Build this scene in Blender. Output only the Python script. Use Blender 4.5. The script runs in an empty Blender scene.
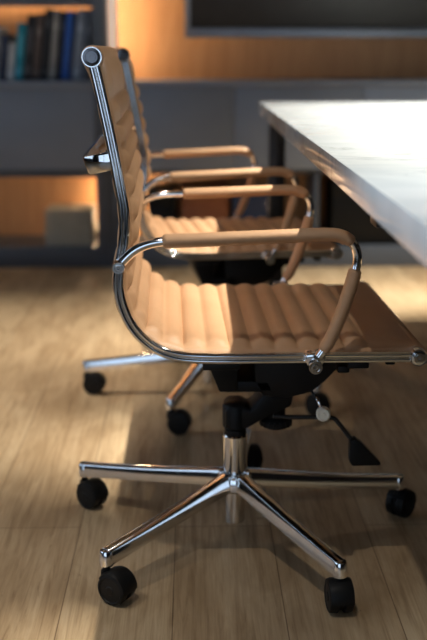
import bpy, bmesh, math, random
from mathutils import Vector, Matrix
random.seed(4)
PI = math.pi
R_ = math.radians
scene = bpy.context.scene
COL = scene.collection

# ------------------------------------------------------------------ materials
def srgb(r, g, b):
    def f(c):
        c /= 255.0
        return c/12.92 if c <= .04045 else ((c+.055)/1.055)**2.4
    return (f(r), f(g), f(b), 1)

def new_mat(name):
    m = bpy.data.materials.new(name); m.use_nodes = True
    nt = m.node_tree; b = nt.nodes['Principled BSDF']
    return m, nt, b

def coords(nt, scale=(1, 1, 1), rot=(0, 0, 0), kind='Object'):
    tc = nt.nodes.new('ShaderNodeTexCoord'); mp = nt.nodes.new('ShaderNodeMapping')
    mp.inputs['Scale'].default_value = scale; mp.inputs['Rotation'].default_value = rot
    nt.links.new(tc.outputs[kind], mp.inputs['Vector'])
    return mp.outputs['Vector']

def noise(nt, vec, scale, detail=4, rough=.5, dist=0):
    n = nt.nodes.new('ShaderNodeTexNoise')
    n.inputs['Scale'].default_value = scale; n.inputs['Detail'].default_value = detail
    n.inputs['Roughness'].default_value = rough; n.inputs['Distortion'].default_value = dist
    nt.links.new(vec, n.inputs['Vector'])
    return n.outputs['Fac']

def ramp(nt, fac, stops):
    r = nt.nodes.new('ShaderNodeValToRGB')
    e = r.color_ramp.elements
    while len(e) < len(stops): e.new(.5)
    for el, (p, c) in zip(e, stops): el.position = p; el.color = c
    nt.links.new(fac, r.inputs['Fac'])
    return r.outputs['Color']

def mix(nt, fac, a, b, mode='MIX'):
    m = nt.nodes.new('ShaderNodeMix'); m.data_type = 'RGBA'; m.blend_type = mode
    for s, v in ((0, fac), (6, a), (7, b)):
        if hasattr(v, 'is_linked'): nt.links.new(v, m.inputs[s])
        else: m.inputs[s].default_value = v
    return m.outputs[2]

def bump(nt, b, h, strength, dist=.001):
    n = nt.nodes.new('ShaderNodeBump'); n.inputs['Strength'].default_value = strength
    n.inputs['Distance'].default_value = dist
    nt.links.new(h, n.inputs['Height']); nt.links.new(n.outputs['Normal'], b.inputs['Normal'])

def plain(name, col, rough=.5, metal=0, var=.08, vscale=30, spec=.5):
    m, nt, b = new_mat(name)
    v = coords(nt)
    f = noise(nt, v, vscale, 3)
    c1 = tuple(min(1, x*(1-var)) for x in col[:3])+(1,); c2 = tuple(min(1, x*(1+var)) for x in col[:3])+(1,)
    nt.links.new(ramp(nt, f, [(.3, c1), (.7, c2)]), b.inputs['Base Color'])
    b.inputs['Roughness'].default_value = rough; b.inputs['Metallic'].default_value = metal
    b.inputs['Specular IOR Level'].default_value = spec
    return m

def leather():
    m, nt, b = new_mat('tan_leather')
    v = coords(nt)
    big = noise(nt, v, 9, 4, .6)
    c = ramp(nt, big, [(.25, srgb(182, 142, 106)), (.75, srgb(196, 156, 120))])
    nt.links.new(c, b.inputs['Base Color'])
    b.inputs['Roughness'].default_value = .42
    b.inputs['Specular IOR Level'].default_value = .35
    vo = nt.nodes.new('ShaderNodeTexVoronoi'); vo.inputs['Scale'].default_value = 700
    nt.links.new(v, vo.inputs['Vector'])
    w = noise(nt, v, 60, 5, .6)
    a = nt.nodes.new('ShaderNodeMath'); a.operation = 'ADD'
    nt.links.new(vo.outputs['Distance'], a.inputs[0]); nt.links.new(w, a.inputs[1])
    bump(nt, b, a.outputs[0], .25, .0012)
    return m

def chrome():
    m, nt, b = new_mat('polished_chrome')
    v = coords(nt)
    f = noise(nt, v, 40, 3)
    nt.links.new(ramp(nt, f, [(.3, (.80, .80, .80, 1)), (.7, (.88, .88, .88, 1))]), b.inputs['Base Color'])
    b.inputs['Metallic'].default_value = 1; b.inputs['Roughness'].default_value = .09
    return m

def wood(name, dark, light, axis='z', grain=1.0, rough=.5):
    m, nt, b = new_mat(name)
    sc = {'z': (14, 14, 1.2), 'x': (1.2, 14, 14), 'y': (14, 1.2, 14)}[axis]
    v = coords(nt, sc)
    f = noise(nt, v, 2.2*grain, 6, .6, .6)
    f2 = noise(nt, coords(nt, tuple(s*4 for s in sc)), 3*grain, 4, .6)
    c = ramp(nt, f, [(.3, dark), (.7, light)])
    c = mix(nt, .35, c, ramp(nt, f2, [(.3, dark), (.7, light)]))
    nt.links.new(c, b.inputs['Base Color'])
    b.inputs['Roughness'].default_value = rough
    return m

def floor_mat():
    m, nt, b = new_mat('oak_plank_floor')
    v = coords(nt, rot=(0, 0, PI/2))
    br = nt.nodes.new('ShaderNodeTexBrick')
    br.offset = .37; br.offset_frequency = 2; br.squash = 1
    br.inputs['Color1'].default_value = srgb(206, 184, 152); br.inputs['Color2'].default_value = srgb(192, 168, 136)
    br.inputs['Mortar'].default_value = srgb(132, 110, 84)
    br.inputs['Scale'].default_value = 1; br.inputs['Mortar Size'].default_value = .0011
    br.inputs['Mortar Smooth'].default_value = .3; br.inputs['Bias'].default_value = 0
    br.inputs['Brick Width'].default_value = 1.35; br.inputs['Row Height'].default_value = .185
    mp = nt.nodes.new('ShaderNodeMapping'); mp.inputs['Location'].default_value = (.02, .035, 0)
    nt.links.new(v, mp.inputs['Vector']); nt.links.new(mp.outputs[0], br.inputs['Vector'])
    # long grain along y, warped
    g = noise(nt, coords(nt, (20, 1.0, 1)), 3.0, 6, .62, 1.6)
    gr = ramp(nt, g, [(.28, srgb(170, 150, 126)), (.5, srgb(238, 232, 222)), (.72, (1, 1, 1, 1))])
    fine = noise(nt, coords(nt, (260, 7, 1)), 1.0, 4, .7)
    fr = ramp(nt, fine, [(.3, srgb(224, 218, 210)), (.65, (1, 1, 1, 1))])
    blot = noise(nt, coords(nt, (5, 1.6, 1)), 2.2, 4, .6, .8)
    bl = ramp(nt, blot, [(.3, srgb(205, 196, 184)), (.6, (1, 1, 1, 1))])
    # dark knots and mineral streaks
    kn = noise(nt, coords(nt, (7, 2.2, 1)), 2.6, 6, .7, 2.2)
    kr = ramp(nt, kn, [(.27, srgb(150, 122, 92)), (.34, (1, 1, 1, 1))])
    c = mix(nt, .75, br.outputs['Color'], gr, 'MULTIPLY')
    c = mix(nt, .7, c, fr, 'MULTIPLY'); c = mix(nt, .7, c, bl, 'MULTIPLY'); c = mix(nt, .6, c, kr, 'MULTIPLY')
    nt.links.new(c, b.inputs['Base Color'])
    b.inputs['Roughness'].default_value = .46
    b.inputs['Specular IOR Level'].default_value = .35
    bump(nt, b, br.outputs['Fac'], -.25, .002)
    return m

def marble():
    m, nt, b = new_mat('white_marble')
    v = coords(nt, (1, 2.6, 1), (0, 0, .18))
    n = noise(nt, v, 2.4, 8, .62, 1.6)
    a = nt.nodes.new('ShaderNodeMath'); a.operation = 'SUBTRACT'; a.inputs[1].default_value = .5
    nt.links.new(n, a.inputs[0])
    ab = nt.nodes.new('ShaderNodeMath'); ab.operation = 'ABSOLUTE'; nt.links.new(a.outputs[0], ab.inputs[0])
    veins = ramp(nt, ab.outputs[0], [(0, srgb(140, 146, 148)), (.008, srgb(172, 178, 181)), (.03, srgb(200, 206, 210))])
    cloud = noise(nt, coords(nt, (1.5, 3, 1.5)), 2.0, 5, .6, .6)
    cl = ramp(nt, cloud, [(.32, srgb(216, 222, 226)), (.6, (1, 1, 1, 1))])
    # veins come and go in patches
    patch = noise(nt, coords(nt, (2, 2, 2)), 1.7, 3)
    pr = ramp(nt, patch, [(.42, (0, 0, 0, 1)), (.62, (1, 1, 1, 1))])
    c = mix(nt, pr, srgb(200, 206, 210), veins)
    c = mix(nt, .6, c, cl, 'MULTIPLY')
    nt.links.new(c, b.inputs['Base Color'])
    b.inputs['Roughness'].default_value = .14
    return m

def emit(name, col, s):
    m, nt, b = new_mat(name)
    b.inputs['Base Color'].default_value = (.8, .8, .8, 1)
    b.inputs['Emission Color'].default_value = col; b.inputs['Emission Strength'].default_value = s
    return m

M = dict(
    leather=leather(), chrome=chrome(), floor=floor_mat(), marble=marble(),
    black=plain('black_plastic', (.007, .007, .0072), .5, spec=.22),
    blackmetal=plain('black_metal', (.014, .014, .015), .35),
    rubber=plain('black_rubber', (.006, .006, .0062), .5, spec=.3),
    capdark=plain('dark_polished_metal', (.16, .16, .17), .22, 1),
    cream=plain('cream_plastic', srgb(245, 238, 218), .4),
    grey=plain('grey_lacquer', srgb(136, 147, 164), .42, 0, .04, 8),
    darkgrey=plain('dark_grey_lacquer', srgb(84, 90, 100), .45, 0, .05, 8),
    boxgrey=plain('grey_board', srgb(172, 166, 150), .7),
    boxbrown=plain('brown_board', srgb(150, 88, 52), .6),
    navy=plain('navy_board', srgb(38, 50, 78), .6),
    paper=plain('book_paper', srgb(222, 214, 196), .8),
    wood=wood('orange_wood_veneer', srgb(180, 130, 84), srgb(210, 160, 112)),
    diffuser=emit('frosted_diffuser', (1, .66, .47, 1), .55),
    bezel=plain('brushed_grey_metal', srgb(128, 134, 146), .4, .6),
    screen=plain('dark_screen', (.026, .024, .023), .35, spec=.25),
    wall=plain('warm_grey_wall', srgb(84, 84, 86), .8),
    ceiling=plain('ceiling_paint', srgb(42, 42, 44), .8),
    frame=plain('window_frame_paint', srgb(60, 60, 62), .5),
    led_soft=emit('soft_strip_light', (1, .68, .40, 1), 10),
    led=emit('warm_strip_light', (1, .68, .40, 1), 62),
)
def glass():
    m = bpy.data.materials.new('window_glass'); m.use_nodes = True; nt = m.node_tree
    nt.nodes.clear()
    o = nt.nodes.new('ShaderNodeOutputMaterial'); t = nt.nodes.new('ShaderNodeBsdfTransparent')
    g = nt.nodes.new('ShaderNodeBsdfGlossy'); g.inputs['Roughness'].default_value = .02
    f = nt.nodes.new('ShaderNodeFresnel'); x = nt.nodes.new('ShaderNodeMixShader')
    nt.links.new(f.outputs[0], x.inputs[0]); nt.links.new(t.outputs[0], x.inputs[1]); nt.links.new(g.outputs[0], x.inputs[2])
    nt.links.new(x.outputs[0], o.inputs[0])
    return m
M['glass'] = glass()

# ------------------------------------------------------------------ object helpers
def link_mesh(name, me, mat, parent=None, smooth=35):
    me.materials.append(mat)
    if smooth:
        for p in me.polygons: p.use_smooth = True
        me.set_sharp_from_angle(angle=math.radians(smooth))
    o = bpy.data.objects.new(name, me); COL.objects.link(o)
    if parent: o.parent = parent
    return o

def obj(name, bm, mat, parent=None, smooth=35):
    bmesh.ops.recalc_face_normals(bm, faces=bm.faces)
    me = bpy.data.meshes.new(name); bm.to_mesh(me); bm.free()
    return link_mesh(name, me, mat, parent, smooth)

def thing(name, label, cat, loc=(0, 0, 0), rz=0, group=None):
    o = bpy.data.objects.new(name, None); COL.objects.link(o)
    o.location = loc; o.rotation_euler = (0, 0, rz); o.empty_display_size = .1
    o['label'] = label; o['category'] = cat
    if group: o['group'] = group
    return o

def tag(o, label, cat, group=None):
    o['label'] = label; o['category'] = cat
    if group: o['group'] = group
    return o

def struct(name, bm, mat, smooth=0):
    o = obj(name, bm, mat, None, smooth); o['kind'] = 'structure'; return o

def bev(bm, geom_edges, w, seg=2):
    if w > 0: bmesh.ops.bevel(bm, geom=geom_edges, offset=w, segments=seg, profile=.5, affect='EDGES', clamp_overlap=True)

def add_box(bm, lo, hi, bevel=0, seg=2, mtx=None):
    t = bmesh.new()
    c = [(lo[i]+hi[i])/2 for i in range(3)]; s = [hi[i]-lo[i] for i in range(3)]
    bmesh.ops.create_cube(t, size=1, matrix=Matrix.Translation(c) @ Matrix.Diagonal((*s, 1)))
    bev(t, t.edges[:], bevel, seg)
    if mtx: t.transform(mtx)
    merge(bm, t)

def merge(bm, t):
    me = bpy.data.meshes.new('tmp'); t.to_mesh(me); t.free(); bm.from_mesh(me); bpy.data.meshes.remove(me)

def add_poly(bm, pts, y0, y1, bevel=.002, seg=2):
    """outline in xz pushed out along y"""
    t = bmesh.new()
    a = [t.verts.new((x, y0, z)) for x, z in pts]; b = [t.verts.new((x, y1, z)) for x, z in pts]
    n = len(pts)
    t.faces.new(a); t.faces.new(b[::-1])
    for i in range(n): t.faces.new((a[i], b[i], b[(i+1) % n], a[(i+1) % n]))
    bmesh.ops.recalc_face_normals(t, faces=t.faces)
    bev(t, t.edges[:], bevel, seg)
    merge(bm, t)

def add_lathe(bm, prof, org, axis, seg=32):
    """prof: (radius, height) along axis from org"""
    ax = Vector(axis).normalized(); org = Vector(org)
    u = ax.orthogonal().normalized(); w = ax.cross(u)
    rings = []
    for r, h in prof:
        if r < 1e-6: rings.append([bm.verts.new(org+ax*h)])
        else: rings.append([bm.verts.new(org+ax*h+(u*math.cos(2*PI*k/seg)+w*math.sin(2*PI*k/seg))*r) for k in range(seg)])
    for A, B in zip(rings, rings[1:]):
        for k in range(seg):
            j = (k+1) % seg
            if len(A) == 1 and len(B) == 1: continue
            if len(A) == 1: bm.faces.new((A[0], B[j], B[k]))
            elif len(B) == 1: bm.faces.new((A[k], A[j], B[0]))
            else: bm.faces.new((A[k], A[j], B[j], B[k]))

def add_cyl(bm, p0, p1, r, seg=28, rnd=.0015):
    p0 = Vector(p0); d = Vector(p1)-p0; L = d.length; rnd = min(rnd, r*.6, L*.4)
    add_lathe(bm, [(0, 0), (r-rnd, 0), (r-rnd*.3, rnd*.3), (r, rnd), (r, L-rnd), (r-rnd*.3, L-rnd*.3), (r-rnd, L), (0, L)], p0, d, seg)

def spline(pts, step):
    """Catmull-Rom through points, resampled evenly"""
    P = [Vector(p) for p in pts]
    P = [P[0]*2-P[1]]+P+[P[-1]*2-P[-2]]
    fine = []
    for i in range(1, len(P)-2):
        p0, p1, p2, p3 = P[i-1:i+3]
        # centripetal parametrisation
        t0 = 0; t1 = t0+max((p1-p0).length, 1e-6)**.5; t2 = t1+max((p2-p1).length, 1e-6)**.5; t3 = t2+max((p3-p2).length, 1e-6)**.5
        for k in range(24):
            t = t1+(t2-t1)*k/24
            a1 = p0*((t1-t)/(t1-t0))+p1*((t-t0)/(t1-t0)); a2 = p1*((t2-t)/(t2-t1))+p2*((t-t1)/(t2-t1)); a3 = p2*((t3-t)/(t3-t2))+p3*((t-t2)/(t3-t2))
            b1 = a1*((t2-t)/(t2-t0))+a2*((t-t0)/(t2-t0)); b2 = a2*((t3-t)/(t3-t1))+a3*((t-t1)/(t3-t1))
            fine.append(b1*((t2-t)/(t2-t1))+b2*((t-t1)/(t2-t1)))
    fine.append(P[-2])
    cum = [0]
    for a, b in zip(fine, fine[1:]): cum.append(cum[-1]+(b-a).length)
    L = cum[-1]; n = max(2, int(round(L/step))); out = []; j = 0
    for k in range(n+1):
        s = L*k/n
        while j < len(cum)-2 and cum[j+1] < s: j += 1
        f = (s-cum[j])/max(cum[j+1]-cum[j], 1e-9)
        out.append(fine[j].lerp(fine[j+1], f))
    return out, L

def relax(pts, n):
    for _ in range(n):
        pts = [pts[0]]+[(pts[i-1]+pts[i]*2+pts[i+1])/4 for i in range(1, len(pts)-1)]+[pts[-1]]
    return pts

def frames(pts, side=Vector((0, 1, 0))):
    out = []
    for i, p in enumerate(pts):
        t = (pts[min(i+1, len(pts)-1)]-pts[max(i-1, 0)]).normalized()
        n = side.cross(t)
        if n.length < 1e-5: n = Vector((1, 0, 0))
        n.normalize(); out.append((t, n, t.cross(n).normalized()))
    return out

def add_sweep(bm, pts, section, side=Vector((0, 1, 0)), scale=None, cap=True):
    """section: list of (n, b) offsets"""
    fr = frames(pts, side); rings = []
    for i, (p, (t, n, b)) in enumerate(zip(pts, fr)):
        s = scale(i/(len(pts)-1)) if scale else 1
        rings.append([bm.verts.new(p+n*(a*s)+b*(c*s)) for a, c in section])
    m = len(section)
    for A, B in zip(rings, rings[1:]):
        for k in range(m): bm.faces.new((A[k], A[(k+1) % m], B[(k+1) % m], B[k]))
    if cap: bm.faces.new(rings[0][::-1]); bm.faces.new(rings[-1])

def ell(a, b, n=20): return [(a*math.cos(2*PI*k/n), b*math.sin(2*PI*k/n)) for k in range(n)]

# ------------------------------------------------------------------ the office chair
RAIL = [(-.2335, .8887), (-.2281, .866), (-.2166, .811), (-.2065, .758), (-.1972, .7005), (-.1905, .6574), (-.1918, .6137),
        (-.1992, .5743), (-.2025, .5393), (-.195, .502), (-.1765, .4665), (-.147, .4395), (-.1116, .4255), (-.0684, .4212),
        (.0327, .4205), (.1506, .4202), (.2774, .4196)]
RAILY = .25
rail_pts, RAIL_L = spline([(x, 0, z) for x, z in RAIL], .004)
rail_pts = relax(rail_pts, 14)

def cushion_bm():
    """padded sling: flat welded margins, cross ribs, one smooth panel at each end"""
    bm = bmesh.new()
    HW = .2415; n = len(rail_pts); sub = 1
    fr = frames(rail_pts)
    cum = [0]
    for a, b in zip(rail_pts, rail_pts[1:]): cum.append(cum[-1]+(b-a).length)
    L = cum[-1]
    first, last = .066, .078
    nr = round((L-first-last)/.0372); pitch = (L-first-last)/nr
    NY = 44
    ys = []
    for k in range(NY+1):
        u = -1+2*k/NY
        ys.append(HW*math.copysign(1-(1-abs(u))**1.55, u))
    def sm(a, b, x):
        x = max(0, min(1, (x-a)/(b-a))); return x*x*(3-2*x)
    def thick(s, y, front):
        e = HW-abs(y)
        border = .0035+.0055*sm(-.001, .005, e)
        pad = sm(.006, .034, e)
        base = .0110 if front else .0065
        amp = .0105 if front else .003
        if s < first: r = math.sin(PI*min(1, max(0, (s+.05)/(first+.05))))**.45
        elif s > L-last: r = math.sin(PI*min(1, max(0, (L-s+.06)/(last+.06))))**.45*.75
        else: r = abs(math.sin(PI*(s-first)/pitch))**.5
        t = border*(1-pad)+(base+amp*r)*pad
        # keeps the ribs visible faintly in the margin
        t += .0022*r*(1-pad)*sm(.0, .006, e)
        # blend onto the end tubes
        endb = max(sm(.035, .0, s), sm(.035, .0, L-s))
        return t*(1-endb)+(.0165)*endb
    F, B = [], []
    for i, (p, (t, nn, b)) in enumerate(zip(rail_pts, fr)):
        s = cum[i]
        nrm = Vector((-t.z, 0, t.x))
        F.append([bm.verts.new((p.x+nrm.x*thick(s, y, True), y, p.z+nrm.z*thick(s, y, True))) for y in ys])
        B.append([bm.verts.new((p.x-nrm.x*thick(s, y, False), y, p.z-nrm.z*thick(s, y, False))) for y in ys])
    for G in (F, B):
        for A, C in zip(G, G[1:]):
            for k in range(NY): bm.faces.new((A[k], A[k+1], C[k+1], C[k]))
    for A, C, A2, C2 in zip(F, F[1:], B, B[1:]):
        for k in (0, NY): bm.faces.new((A[k], C[k], C2[k], A2[k]))
    for i in (0, -1):
        for k in range(NY): bm.faces.new((F[i][k], F[i][k+1], B[i][k+1], B[i][k]))
    for i, r in ((0, .0172), (-1, .0168)):
        p = rail_pts[i]
        add_cyl(bm, (p.x, -HW, p.z), (p.x, HW, p.z), r, 32, .003)
    return bm

def rail_bm(side):
    bm = bmesh.new()
    w, d = .0082, .0076          # half width in the profile plane, half depth: two rounded beads with a groove between
    half = []
    for c in (-w/2, w/2):
        for k in range(7):
            a = PI*(k+.35)/6.7
            half.append((c-math.cos(a)*w*.49, -(d-.0042)-.0042*math.sin(a)**.8))
    sec = half+[(-n, -b) for n, b in half]
    pts = [Vector((p.x, side*RAILY, p.z)) for p in rail_pts[3:-3]]
    add_sweep(bm, pts, sec)
    return bm

def cap_bm(p, side, r):
    bm = bmesh.new(); y0 = side*(RAILY-.009)
    add_lathe(bm, [(0, 0), (r*.9, 0), (r, .001), (r, .0165), (r*.97, .0185), (r*.88, .0185), (r*.84, .0172)], (p.x, y0, p.z), (0, side, 0), 40)
    return bm

def cap_face_bm(p, side, r):
    bm = bmesh.new(); y0 = side*(RAILY-.009)
    add_lathe(bm, [(r*.85, .015), (r*.85, .0172), (r*.62, .0178), (r*.56, .0166), (r*.42, .0166), (r*.38, .019), (r*.2, .019), (r*.16, .016), (0, .016)],
              (p.x, y0, p.z), (0, side, 0), 40)
    return bm

ARM = [(-.2002, .5764), (-.1875, .5904), (-.1703, .6040), (-.1486, .6118), (-.1316, .6145), (-.08, .6165), (-.0126, .6190), (.06, .6220), (.1200, .6240),
       (.1380, .6230), (.1540, .6165), (.1660, .6033), (.1700, .5842), (.1655, .5619), (.1505, .5089), (.1318, .4600), (.1205, .4380), (.1130, .4270)]
ARMY = .270
arm_pts, ARM_L = spline([(x, 0, z) for x, z in ARM], .003)
arm_pts = relax(arm_pts, 8)

def arm_slice(f0, f1, side):
    n = len(arm_pts)-1
    return [Vector((p.x, side*ARMY, p.z)) for p in arm_pts[int(f0*n):int(f1*n)+1]]

def arm_frac(x, z):
    return min(range(len(arm_pts)), key=lambda i: (arm_pts[i].x-x)**2+(arm_pts[i].z-z)**2)/(len(arm_pts)-1)
FA0 = arm_frac(-.1316, .6145); FA1 = arm_frac(.160, .6115); FB0 = arm_frac(.1672, .570); FB1 = arm_frac(.1205, .4380)

def endround(u, k=.02, m=.72):
    d = min(u, 1-u)
    return 1 if d >= k else m+(1-m)*math.sqrt(max(0, 1-(1-d/k)**2))

def make_chair(label, loc, rz):
    t = thing('office_chair', label, 'office chair', loc, rz, 'tan leather office chairs at the table')
    obj('seat_and_back_cushion', cushion_bm(), M['leather'], t, 60)
    for s in (-1, 1):
        r = obj('side_rail', rail_bm(s), M['chrome'], t, 62)
        for i, rad in ((0, .0152), (-1, .0146)):
            c = obj('rail_end_cap', cap_bm(rail_pts[i], s, rad), M['chrome'], r, 40)
            obj('cap_screw', cap_face_bm(rail_pts[i], s, rad), M['capdark'] if i == 0 else M['chrome'], r, 40)
    # back stretcher: a flat bar bowed out behind the back
    x0, z0 = -.2035, .7340
    pts, _ = spline([(x0+.004, -.247, z0+.004), (x0-.022, -.246, z0-.002), (x0-.039, -.236, z0-.006), (x0-.043, -.205, z0-.007), (x0-.043, 0, z0-.007), (x0-.043, .205, z0-.007), (x0-.039, .236, z0-.006), (x0-.022, .246, z0-.002), (x0+.004, .247, z0+.004)], .006)
    bm = bmesh.new()
    sec = [(.0030, -.0140), (.0045, -.0110), (.0045, .0110), (.0030, .0140), (-.0030, .0140), (-.0045, .011), (-.0045, -.011), (-.0030, -.0140)]
    add_sweep(bm, pts, sec, Vector((-.36, 0, 1)).normalized())
    obj('back_stretcher', bm, M['chrome'], t, 50)
    # arms
    for s in (-1, 1):
        bm = bmesh.new()
        add_sweep(bm, [Vector((p.x, s*ARMY, p.z)) for p in arm_pts], ell(.0072, .0078, 20))
        a = obj('armrest', bm, M['chrome'], t, 50)
        for f0, f1 in ((FA0, FA1), (FB0, FB1)):
            top = f0 == FA0
            bm = bmesh.new(); pp = arm_slice(f0+(.07 if top and s > 0 else 0), f1, s)
            add_sweep(bm, pp, ell(.0105 if top else .0100, .0145 if top else .0120, 24), scale=lambda u: endround(u)*(1.0+.06*math.cos(PI*u)))
            # stitched seam along the inside of the sleeve
            fr = frames(pp)
            seam = [p-n*(-.0100)*(1 if top else -1) for p, (tt, n, b) in zip(pp, fr)][3:-3]
            add_sweep(bm, seam, ell(.0016, .0030, 8))
            obj('leather_sleeve', bm, M['leather'], a, 50)
        for (x, z, rr) in ((-.2002, .5757, .0098), (.1072, .4125, .0112)):
            bm = bmesh.new()
            y0 = s*.247
            add_lathe(bm, [(0, 0), (rr, 0), (rr, .034), (rr*.93, .0365), (rr*.62, .0365), (rr*.56, .0350), (rr*.5, .0350), (rr*.44, .0372), (rr*.22, .0372), (rr*.16, .0350), (0, .0350)], (x, y0, z), (0, s, 0), 32)
            if z < .5:    # the saddle that clamps the arm to the seat rail
                y1, y2 = sorted((s*.241, s*.272))
                add_poly(bm, [(x-.014, .432), (x+.016, .434), (x+.018, .424), (x+.009, .408), (x-.009, .408), (x-.016, .422)], y1, y2, .003, 3)
            obj('arm_bolt', bm, M['chrome'], a, 40)
    # under-seat brackets and tilt mechanism
    bm = bmesh.new()
    add_box(bm, (-.070, -.243, .398), (-.010, .243, .4085), .002)
    add_box(bm, (.165, -.243, .398), (.200, .243, .4085), .002)
    add_box(bm, (.235, -.205, .392), (.252, -.185, .4085), .003)
    add_box(bm, (.150, -.235, .388), (.170, -.215, .400), .003)
    add_poly(bm, [(-.070, .402), (-.004, .402), (-.006, .320), (-.037, .320)], -.120, .120, .003)
    add_poly(bm, [(-.030, .336), (.05, .336), (.06, .316), (-.026, .316)], -.110, .110, .003)
    add_poly(bm, [(.022, .405), (.196, .405), (.186, .366), (.168, .354), (.150, .334), (.126, .314), (.085, .304), (.040, .308), (.026, .330)], -.110, .110, .004)
    mech = obj('tilt_mechanism', bm, M['black'], t)
    bm = bmesh.new()
    add_poly(bm, [(-.022, .256), (-.012, .264), (.010, .264), (.024, .256), (.050, .284), (.075, .316), (.110, .316), (.100, .262), (.050, .238), (.020, .220), (-.022, .218)], -.034, .034, .005, 3)
    add_lathe(bm, [(0, 0), (.022, 0), (.0245, .003), (.0245, .042), (.022, .046), (.012, .050), (0, .050)], (BX, BY, .2165), (0, 0, 1), 32)
    obj('swing_arm', bm, M['black'], mech)
    bm = bmesh.new()
    add_lathe(bm, [(0, 0), (.024, 0), (.029, .004), (.0295, .012), (.026, .017), (.018, .020), (.018, .10), (0, .10)], (.074, -.01, .216), (0, 0, 1), 36)
    for k in range(18):
        a = 2*PI*k/18
        add_cyl(bm, (.074+.0288*math.cos(a), -.01+.0288*math.sin(a), .219), (.074+.0288*math.cos(a), -.01+.0288*math.sin(a), .231), .0022, 8, .0006)
    obj('tension_knob', bm, M['black'], mech)
    bm = bmesh.new()
    pts, _ = spline([(.060, -.10, .268), (.0899, -.10, .2654), (.150, -.10, .2640), (.1690, -.10, .2615), (.178, -.10, .252), (.200, -.10, .223), (.212, -.10, .207)], .004)
    add_sweep(bm, pts, ell(.0042, .0042, 12))
    lev = obj('height_lever', bm, M['blackmetal'], t)
    bm = bmesh.new()
    add_poly(bm, [(.1975, .222), (.2075, .226), (.2190, .217), (.2553, .1775), (.2530, .1735), (.2040, .1730), (.1985, .180)], -.110, -.091, .004, 3)
    obj('lever_paddle', bm, M['black'], lev)
    bm = bmesh.new()
    pts, _ = spline([(.1235, -.12, .322), (.1303, -.155, .3155), (.1360, -.160, .303), (.1396, -.163, .293)], .003)
    add_sweep(bm, pts, ell(.0026, .0026, 10), Vector((1, 0, 0)))
    k = obj('tilt_lock', bm, M['chrome'], t)
    bm = bmesh.new()
    add_lathe(bm, [(0, 0), (.0095, 0), (.0122, .002), (.0122, .016), (.0105, .019), (.0088, .0195), (.0078, .0178), (.0035, .0178), (.0030, .0190), (0, .0190)], (.1405, -.155, .2925), (-.12, -1, .1), 30)
    obj('tilt_lock_knob', bm, M['cream'], k)
    # column
    bm = bmesh.new()
    add_lathe(bm, [(0, 0), (.0170, 0), (.0190, .002), (.0190, .098), (.0225, .100), (.0225, .174), (.0205, .1765), (0, .1770)], (BX, BY, .026), (0, 0, 1), 36)
    col = obj('gas_column', bm, M['chrome'], t)
    bm = bmesh.new()
    add_lathe(bm, [(.0100, 0), (.0205, 0), (.0215, .003), (.0205, .011), (.0125, .013), (.0125, .035), (0, .035)], (BX, BY, .2025), (0, 0, 1), 32)
    obj('column_collar', bm, M['black'], col)
    return t

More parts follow.
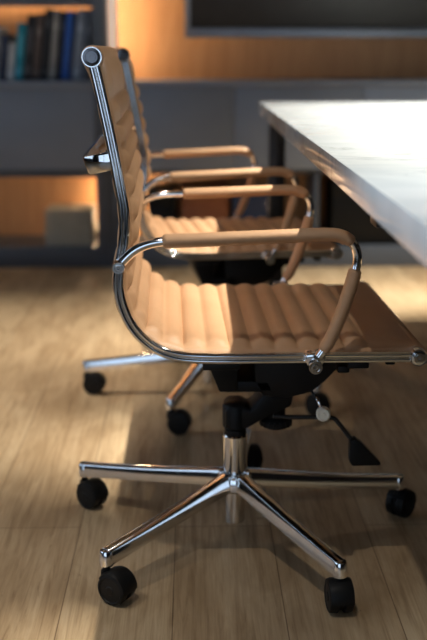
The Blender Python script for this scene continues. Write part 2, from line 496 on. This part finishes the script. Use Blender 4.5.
BX = -.002
BY = -.012       # the column stands a hair nearer than the middle of the seat
LEGR = .331
def base_parts(t, ang, casters, offs):
    """ang: world heading of the first leg measured in the chair's own frame"""
    bm = bmesh.new()
    add_lathe(bm, [(.0191, 0), (.031, 0), (.034, .003), (.034, .025), (.030, .031), (.0191, .033)], (BX, BY, .094), (0, 0, 1), 40)
    for k in range(5):
        a = ang+2*PI*(k+.5)/5
        add_lathe(bm, [(0, 0), (.0062, 0), (.0062, .006), (.0048, .009), (0, .0095)], (BX+.027*math.cos(a), BY+.027*math.sin(a), .121), (0, 0, 1), 16)
    hub = obj('base_hub', bm, M['chrome'], t, 40)
    for k in range(5):
        a = ang+2*PI*k/5; ca, sa = math.cos(a), math.sin(a)
        def P(r, w, z): return (BX+r*ca-w*sa, BY+r*sa+w*ca, z)
        b2 = bmesh.new(); rings = []
        N = 14
        for i in range(N+1):
            u = i/N; r = .026+(LEGR-.026)*u
            zt = .1285-.0390*u-.003*math.sin(PI*u); zb = .0985-.0355*u
            wt = .0112-.0016*u; wb = .0152-.0036*u
            rings.append([b2.verts.new(P(r, w, z)) for w, z in ((-wb, zb), (-wb, zb+.004), (-wt-.0006, zt-.0026), (-wt+.0004, zt-.0006), (-wt+.0018, zt), (wt-.0018, zt), (wt-.0004, zt-.0006), (wt+.0006, zt-.0026), (wb, zb+.004), (wb, zb))])
        for A, B in zip(rings, rings[1:]):
            for j in range(10): b2.faces.new((A[j], A[(j+1) % 10], B[(j+1) % 10], B[j]))
        b2.faces.new(rings[0]); b2.faces.new(rings[-1][::-1])
        # rounded tip boss
        tp = P(LEGR, 0, 0)
        add_lathe(b2, [(0, 0), (.0108, 0), (.0124, .002), (.0116, .0255), (.0098, .0284), (0, .0290)], (tp[0], tp[1], .0605), (0, 0, 1), 24)
        obj('base_leg', b2, M['chrome'], t, 40)
        # caster
        th = casters[k]                   # heading in which the wheels trail from the stem
        d = Vector((math.cos(th), math.sin(th), 0)); ax = Vector((-d.y, d.x, 0))
        top = Vector((tp[0], tp[1], 0)); R = .0275; off = offs[k]
        c = top+d*off+Vector((0, 0, R))
        cb = bmesh.new()
        add_cyl(cb, top+Vector((0, 0, .045)), top+Vector((0, 0, .066)), .0062, 20)
        # hood: a fender that wraps the top rear of the wheels
        outer = []
        for j in range(31):
            q = math.radians(35+j*(150/30)); outer.append((q, R+.0015))
        A = [];
        for q, rr in outer:
            ring = []
            for w, r2 in ((-.0205, rr-.005), (-.0192, rr-.0006), (-.014, rr+.0012), (.014, rr+.0012), (.0192, rr-.0006), (.0205, rr-.005), (0.012, rr-.004), (-.012, rr-.004)):
                ring.append(cb.verts.new(c+d*(-math.cos(q)*-1*r2)*(-1)+Vector((0, 0, math.sin(q)*r2))+ax*w))
            A.append(ring)
        for X, Y in zip(A, A[1:]):
            for j in range(8): cb.faces.new((X[j], X[(j+1) % 8], Y[(j+1) % 8], Y[j]))
        cb.faces.new(A[0]); cb.faces.new(A[-1][::-1])
        # web between the wheels and the axle
        add_cyl(cb, c-ax*.0035, c+ax*.0035, R*.86, 28)
        add_cyl(cb, c-ax*.017, c+ax*.017, .005, 16)
        add_cyl(cb, top+Vector((0, 0, .036)), top+Vector((0, 0, .052)), .0100, 20)
        co = obj('caster', cb, M['black'], t, 40)
        for s in (-1, 1):
            wb_ = bmesh.new()
            add_lathe(wb_, [(0, 0), (R*.9, 0), (R, .002), (R, .0115), (R*.965, .0145), (R*.90, .0160), (R*.80, .0162), (R*.77, .0150), (R*.30, .0158), (R*.26, .0170), (0, .0174)], c+ax*(s*.0040), ax*s, 40)
            obj('wheel', wb_, M['rubber'], co, 40)

rz1, rz2 = R_(1.3), R_(7.2)
c1 = (.0808, 1.8525, 0); c2 = (.046, 2.7164, 0)
chair = make_chair('tan ribbed leather office chair in front, nearest the camera and in sharp focus', c1, rz1)
# headings of the trailing wheels, per leg: right, rear, left, front left, front right
base_parts(chair, R_(11)-rz1, [R_(45), R_(-70), R_(-42), R_(-35), R_(-86)], [.012, .016, .020, .021, .003])

def copy_tree(o, parent=None):
    c = o.copy(); COL.objects.link(c)
    if parent: c.parent = parent
    for ch in [x for x in o.children]: copy_tree(ch, c)
    return c
chair2 = copy_tree(chair)
chair2.location = c2; chair2.rotation_euler = (0, 0, rz2)
chair2['label'] = 'blurred tan ribbed leather office chair standing behind the front one, beside the far table corner'
turn = (R_(36.5)-rz2)-(R_(11)-rz1)
piv = Vector((BX, BY, 0))
for ch in chair2.children:
    if ch.name.split('.')[0] in ('base_hub', 'base_leg', 'caster'):
        ch.rotation_euler = (0, 0, turn)
        ch.location = piv-Matrix.Rotation(turn, 3, 'Z') @ piv

# ------------------------------------------------------------------ the table
TX, TZ, TH, TY0, TY1, TW = .2181, .7398, .0386, .05, 3.4416, 1.60
tb = thing('conference_table', 'long white marble conference table on black legs to the right of the chairs', 'table', (TX+TW/2, (TY0+TY1)/2, 0))
ox, oy = TX+TW/2, (TY0+TY1)/2
bm = bmesh.new(); add_box(bm, (-TW/2, TY0-oy, TZ-TH), (TW/2, TY1-oy, TZ), .002, 2)
obj('tabletop', bm, M['marble'], tb)
bm = bmesh.new()
for x0, x1 in ((-TW/2+.30, -TW/2+.34), (TW/2-.34, TW/2-.30)): add_box(bm, (x0, TY0-oy+.06, TZ-TH-.045), (x1, TY1-oy-.03, TZ-TH), .002)
for y in (TY0-oy+.05, -.3, TY1-oy-.085): add_box(bm, (-TW/2+.04, y, TZ-TH-.045), (TW/2-.04, y+.05, TZ-TH-.0005), .002)
obj('under_frame', bm, M['blackmetal'], tb)
for sx in (-1, 1):
    for y in (TY0-oy+.05, TY1-oy-.085):
        bm = bmesh.new(); x = sx*(TW/2-.056)
        add_box(bm, (x-.026, y, 0), (x+.026, y+.05, TZ-TH-.001), .003)
        obj('table_leg', bm, M['blackmetal'], tb)

# ------------------------------------------------------------------ bookcase, sideboard, television
FY, BYK = 4.40, 4.74        # front plane and back plane of the fitted units
bc = thing('bookcase', 'dark grey bookcase on the left with books above and a lit open niche below', 'bookcase', (-1.0, FY, 0))
def bx(name, lo, hi, mat, parent, bevel=.002, org=(0, 0, 0), seg=2):
    bm = bmesh.new(); add_box(bm, [lo[i]-org[i] for i in range(3)], [hi[i]-org[i] for i in range(3)], bevel, seg)
    return obj(name, bm, mat, parent)
O = (-1.0, FY, 0)
bx('side_panel', (-.402, FY-.004, 0), (-.347, BYK, 2.45), M['darkgrey'], bc, .002, O)
bx('side_panel', (-1.70, FY-.004, 0), (-1.645, BYK, 2.45), M['darkgrey'], bc, .002, O)
bx('plinth', (-1.645, FY, 0), (-.402, BYK-.02, .088), M['darkgrey'], bc, .002, O)
bx('drawer_front', (-1.645, FY, .418), (-.402, FY+.022, .748), M['grey'], bc, .002, O)
bx('shelf', (-1.645, FY-.002, .750), (-.402, BYK-.02, .781), M['grey'], bc, .002, O)
bx('shelf', (-1.645, FY+.01, .400), (-.402, BYK-.02, .417), M['darkgrey'], bc, .001, O)
bx('shelf', (-1.645, FY+.02, 1.092), (-.402, BYK-.02, 1.122), M['darkgrey'], bc, .002, O)
bx('shelf', (-1.645, FY+.02, 1.60), (-.402, BYK-.02, 1.63), M['darkgrey'], bc, .002, O)
bx('back_panel', (-1.645, BYK-.02, .02), (-.402, BYK, 2.45), M['wood'], bc, 0, O)
bx('shelf_lip', (-1.645, FY+.018, 1.076), (-.402, FY+.030, 1.122), M['darkgrey'], bc, .001, O)
bx('light_strip', (-1.60, FY+.285, 1.0878), (-.41, FY+.297, 1.0919), M['led_soft'], bc, .001, O)
bx('light_strip', (-.4075, FY+.255, .12), (-.4025, FY+.263, .395), M['led'], bc, .001, O)
bx('shelf_lip', (-1.645, FY+.008, .386), (-.402, FY+.018, .402), M['darkgrey'], bc, .001, O)
bx('light_strip', (-1.60, FY+.026, .394), (-.42, FY+.036, .3998), M['led_soft'], bc, .001, O)  # added strip hidden by the lip, brightens the left part of the niche

sb = thing('sideboard', 'long low dark grey sideboard under the television with an open lower shelf', 'sideboard', (.8, FY, 0))
O = (.8, FY, 0)
X0, X1 = -.345, 2.2
bx('top', (X0, FY-.002, .758), (X1, BYK-.001, .781), M['grey'], sb, .002, O)
edges = [X0, .176, .711, 1.25, 1.72, X1]
for a, b in zip(edges, edges[1:]):
    bx('door_front', (a+.0015, FY, .418), (b-.0015, FY+.022, .755), M['grey'], sb, .0015, O)
bx('shelf', (X0, FY+.01, .400), (X1, BYK-.021, .4165), M['darkgrey'], sb, .001, O)
bx('plinth', (X0, FY, 0), (X1, BYK-.021, .088), M['darkgrey'], sb, .002, O)
bx('side_panel', (X0, FY+.004, .088), (-.300, BYK-.021, .400), M['darkgrey'], sb, .001, O)
bx('side_panel', (X1-.03, FY+.004, .088), (X1, BYK-.021, .400), M['darkgrey'], sb, .001, O)
bx('divider', (.52, FY+.012, .088), (.54, BYK-.021, .400), M['darkgrey'], sb, .001, O)
bx('back_panel', (X0, BYK-.02, .088), (X1, BYK-.001, .757), M['wood'], sb, 0, O)
bx('light_strip', (-.2995, FY+.22, .12), (-.2935, FY+.232, .39), M['led'], sb, .001, O)

tv = thing('television', 'wall mounted flat television with grey metal frame and dark screen', 'television', (.75, 4.60, .955))
O = (.75, 4.60, .955)
tx0, tx1, tz0, tz1 = -.026, 1.62, .955, 1.92
bm = bmesh.new()
fy0, fy1 = 4.575, 4.625
for lo, hi in (((tx0, fy0, tz0), (tx1, fy1, tz0+.040)), ((tx0, fy0, tz1-.022), (tx1, fy1, tz1)), ((tx0, fy0, tz0+.040), (tx0+.022, fy1, tz1-.022)), ((tx1-.022, fy0, tz0+.040), (tx1, fy1, tz1-.022))):
    add_box(bm, [lo[i]-O[i] for i in range(3)], [hi[i]-O[i] for i in range(3)], .003)
obj('frame', bm, M['bezel'], tv)
bx('screen', (tx0+.020, fy0+.008, tz0+.036), (tx1-.020, fy1-.004, tz1-.018), M['screen'], tv, .001, O)
bx('wall_bracket', (.4, fy1, 1.2), (1.2, 4.762, 1.6), M['blackmetal'], tv, .004, O)

# books: (bottom left x, bottom right x, top lean shift, height, colour, label)
books = [
    (-.838, -.806, .006, .215, srgb(128, 130, 134), 'short pale grey book at the left end of the shelf, cut by the picture edge'),
    (-.803, -.772, .030, .185, srgb(30, 38, 58), 'short dark navy book between pale grey book and off white book'),
    (-.770, -.742, .022, .150, srgb(150, 150, 150), 'lowest off white book just left of the teal book'),
    (-.740, -.704, .034, .230, srgb(18, 108, 124), 'teal book with a light title block on its spine'),
    (-.702, -.668, .040, .262, srgb(22, 22, 26), 'black book immediately right of the teal book'),
    (-.666, -.634, .040, .268, srgb(66, 54, 48), 'brown book between two black books'),
    (-.632, -.598, .042, .286, srgb(14, 15, 18), 'tall black book left of the slim light grey book'),
    (-.596, -.572, .044, .280, srgb(118, 116, 112), 'slim light grey book leaning against the blue book'),
    (-.570, -.546, .040, .278, srgb(20, 22, 28), 'narrow black book between slim grey book and blue book'),
    (-.544, -.500, .034, .276, srgb(24, 66, 130), 'deep blue book with black band'),
    (-.498, -.464, .036, .284, srgb(104, 112, 124), 'blue grey book second from the right end'),
    (-.461, -.439, .018, .282, srgb(74, 80, 90), 'dark slate book at the right end beside the bookcase panel'),
]
for x0, x1, ln, h, c, lab in books:
    b = thing('book', lab, 'book', ((x0+x1)/2, 4.47, .7812), 0, 'books standing on the bookcase shelf')
    w = (x1-x0)/2; a = R_(7); dep = .19
    # leaning right: pivots on its lower right corner
    mt = Matrix.Translation((w, 0, 0)) @ Matrix.Rotation(a, 4, 'Y') @ Matrix.Translation((-w, 0, 0))
    w -= .0012
    bm = bmesh.new()
    add_box(bm, (-w, .0, 0), (w, .004, h), .0015, 2, mt)
    add_box(bm, (-w, .002, 0), (-w+.003, dep, h), .0008, 1, mt); add_box(bm, (w-.003, .002, 0), (w, dep, h), .0008, 1, mt)
    c = tuple(min(.8, q*2.0+.004) for q in c[:3])+(1,)
    mm = plain('book_cover', c, .55, 0, .1, 60)
    obj('cover', bm, mm, b)
    bm = bmesh.new(); add_box(bm, (-w+.003, .004, .003), (w-.003, dep-.004, h-.004), 0, 1, mt)
    obj('pages', bm, M['paper'], b, 0)
    cb = plain('spine_print', (min(.8, c[0]*1.5+.08), min(.8, c[1]*1.5+.08), min(.8, c[2]*1.5+.08)), .5)
    f = random.uniform(.62, .75)
    if 'teal' in lab: marks = [(-.45, .45, .42, .80), (-.7, .7, .08, .22)]
    elif 'black band' in lab:
        marks = [(.35, .95, .015, .985)]; cb = plain('spine_black', (.01, .011, .014), .5)
    else: marks = [(-.5, .5, f, f+.12), (-.8, .8, .10, .13)]
    for u0, u1, v0, v1 in marks:
        bm = bmesh.new(); add_box(bm, (w*u0, -.0006, h*v0), (w*u1, .001, h*v1), 0, 1, mt)
        obj('spine_band', bm, cb, b, 0)

def case(name, lab, cat, lo, hi, mat, group=None, lid=.3):
    o = thing(name, lab, cat, ((lo[0]+hi[0])/2, (lo[1]+hi[1])/2, lo[2]), 0, group)
    org = ((lo[0]+hi[0])/2, (lo[1]+hi[1])/2, lo[2])
    zc = hi[2]-(hi[2]-lo[2])*lid
    bx('body', (lo[0]+.002, lo[1]+.002, lo[2]), (hi[0]-.002, hi[1]-.002, zc+.004), mat, o, .002, org)
    bx('lid', (lo[0], lo[1], zc), hi, mat, o, .003, org)
    return o
case('storage_box', 'grey storage box at the bottom of the stack in the left niche', 'box', (-.632, 4.43, .0885), (-.424, 4.64, .166), M['boxgrey'])
case('storage_box', 'grey storage box on top of the stack in the left niche', 'box', (-.630, 4.435, .1665), (-.428, 4.64, .242), M['boxgrey'])
case('storage_box', 'brown storage box in the sideboard niche behind the front armrests', 'box', (-.045, 4.45, .0885), (.155, 4.68, .335), M['boxbrown'])
case('storage_box', 'navy blue storage box in the sideboard niche beside the table leg', 'box', (.175, 4.45, .0885), (.330, 4.68, .300), M['navy'])
case('storage_box', 'black storage box in the sideboard niche at the left end', 'box', (-.190, 4.45, .0885), (-.070, 4.68, .33), M['black'])
case('storage_box', 'large black storage box in the sideboard niche seen below the marble edge', 'box', (.60, 4.44, .0885), (1.04, 4.68, .39), M['black'])

# ------------------------------------------------------------------ the room
WL, WR, WF, WB, CH = -3.2, 3.6, -2.2, 4.765, 2.75
bm = bmesh.new(); add_box(bm, (WL-.1, WF-.1, -.1), (WR+.1, WB+.1, 0)); struct('floor', bm, M['floor'])
bm = bmesh.new(); add_box(bm, (WL-.1, WF-.1, CH), (WR+.1, WB+.1, CH+.1)); struct('ceiling', bm, M['ceiling'])
bm = bmesh.new(); add_box(bm, (WL-.1, WB, 0), (WR+.1, WB+.1, CH)); struct('wall_back', bm, M['wood'])
vx0, vx1 = -2.4, .4
bm = bmesh.new()
for lo, hi in (((WL-.1, WF-.1, 0), (vx0, WF, CH)), ((vx1, WF-.1, 0), (WR+.1, WF, CH)), ((vx0, WF-.1, 0), (vx1, WF, .12)), ((vx0, WF-.1, 2.3), (vx1, WF, CH))): add_box(bm, lo, hi)
struct('wall_front', bm, M['wall'])
bm = bmesh.new()
for lo, hi in (((vx0, WF-.08, .12), (vx1, WF-.02, .17)), ((vx0, WF-.08, 2.25), (vx1, WF-.02, 2.3)), ((vx0, WF-.08, .17), (vx0+.05, WF-.02, 2.25)), ((vx1-.05, WF-.08, .17), (vx1, WF-.02, 2.25)), ((-1.03, WF-.08, .17), (-.97, WF-.02, 2.25))): add_box(bm, lo, hi)
struct('added_window_frame', bm, M['frame'])  # unseen window added behind the camera for cool fill and rail reflections
bm = bmesh.new(); add_box(bm, (vx0+.04, WF-.053, .16), (vx1-.04, WF-.047, 2.26)); struct('added_window_pane', bm, M['glass'])  # pane of the same added window
bm = bmesh.new(); add_box(bm, (WR, WF, 0), (WR+.1, WB, CH)); struct('wall_right', bm, M['wall'])
wy0, wy1, wz0, wz1 = -.8, 4.4, .6, 2.45
bm = bmesh.new()
for lo, hi in (((WL-.1, WF, 0), (WL, wy0, CH)), ((WL-.1, wy1, 0), (WL, WB, CH)), ((WL-.1, wy0, 0), (WL, wy1, wz0)), ((WL-.1, wy0, wz1), (WL, wy1, CH))): add_box(bm, lo, hi)
struct('wall_left', bm, M['wall'])
bm = bmesh.new()
for lo, hi in (((WL-.08, wy0, wz0), (WL-.02, wy1, wz0+.05)), ((WL-.08, wy0, wz1-.05), (WL-.02, wy1, wz1)), ((WL-.08, wy0, wz0+.05), (WL-.02, wy0+.05, wz1-.05)), ((WL-.08, wy1-.05, wz0+.05), (WL-.02, wy1, wz1-.05)), ((WL-.08, 2.06, wz0+.05), (WL-.02, 2.12, wz1-.05))): add_box(bm, lo, hi)
struct('window_1', bm, M['frame'])
bm = bmesh.new(); add_box(bm, (WL-.053, wy0+.04, wz0+.04), (WL-.047, wy1-.04, wz1-.04)); o = struct('window_2', bm, M['glass'])
# pale upright between bookcase and panelled wall, with its strip light behind
bm = bmesh.new(); add_box(bm, (-.340, FY+.045, .7815), (-.308, FY+.077, 2.6), .002); sl = thing('strip_light', 'pale glowing vertical strip light between bookcase and panelled wall', 'light', (-.323, FY+.06, .7815))
O = (-.323, FY+.06, .7815)
bm.transform(Matrix.Translation([-c for c in O])); obj('diffuser', bm, M['diffuser'], sl)
bx('housing', (-.346, FY+.076, .7815), (-.304, FY+.100, 2.6), M['bezel'], sl, .001, O)
bx('back_strip', (-.3455, 4.60, .7815), (-.3325, 4.612, 2.4), M['led'], sl, .002, O)
bx('spacer', (-.345, FY+.098, .7815), (-.334, 4.604, .786), M['darkgrey'], sl, 0, O)

# ------------------------------------------------------------------ light
W = bpy.data.worlds.new('World'); scene.world = W; W.use_nodes = True
bg = W.node_tree.nodes['Background']
bg.inputs['Color'].default_value = (.60, .77, 1, 1); bg.inputs['Strength'].default_value = 1.5

def spot(x, y, power, col=(1, .90, .76), size=75, blend=.5, aim=None, r=.016, z=2.62):
    l = bpy.data.lights.new('ceiling_or_fill_spot', 'SPOT'); l.energy = power; l.color = col
    l.spot_size = R_(size); l.spot_blend = blend; l.shadow_soft_size = r
    o = bpy.data.objects.new('ceiling_or_fill_spot', l); COL.objects.link(o); o.location = (x, y, z)
    d = Vector(aim or (x, y, 0))-o.location
    o.rotation_euler = d.to_track_quat('-Z', 'Y').to_euler()
    return o
# the long slim lamp that hangs over the middle of the table, just above the picture
l = bpy.data.lights.new('pendant_light', 'AREA'); l.shape = 'RECTANGLE'; l.size = .02; l.size_y = 2.0
l.energy = 128; l.color = (1, .94, .82); l.spread = R_(76)
o = bpy.data.objects.new('pendant_light', l); COL.objects.link(o); o.location = (1.015, 2.45, 2.3)
spot(-.28, .64, 44, (1, .92, .82), aim=(0, 1.2, .2))
spot(-1.3, .9, 170, (.82, .92, 1), size=26, blend=.9, aim=(.22, 1.0, .70))  # added fill spot, brightens the side edge of the marble
spot(-1.3, .9, 105, (1, .92, .80), size=38, blend=.9, aim=(-.80, 1.35, 0))  # extra fill spot added to lift the floor at front left
spot(-.28, 3.88, 13, (1, .92, .82), aim=(0, 2.4, .4))
spot(-1.3, 2.9, 290, (1, .90, .76), size=44, blend=.85, aim=(-.88, 3.0, 0))

# ------------------------------------------------------------------ camera
cam = bpy.data.cameras.new('camera'); co = bpy.data.objects.new('camera', cam); COL.objects.link(co)
co.location = (0, 0, .8958); co.rotation_euler = (R_(90-14.4128), 0, R_(-1.1921))
cam.sensor_fit = 'VERTICAL'; cam.sensor_height = 36; cam.lens = 1042.56*36/640; cam.clip_start = .02
cam.dof.use_dof = True; cam.dof.focus_distance = 1.64; cam.dof.aperture_fstop = 3.0; cam.dof.aperture_blades = 0
scene.camera = co
vs = scene.view_settings
vs.view_transform = 'Standard'; vs.look = 'None'; vs.gamma = 1; vs.use_curve_mapping = False; vs.exposure = 0
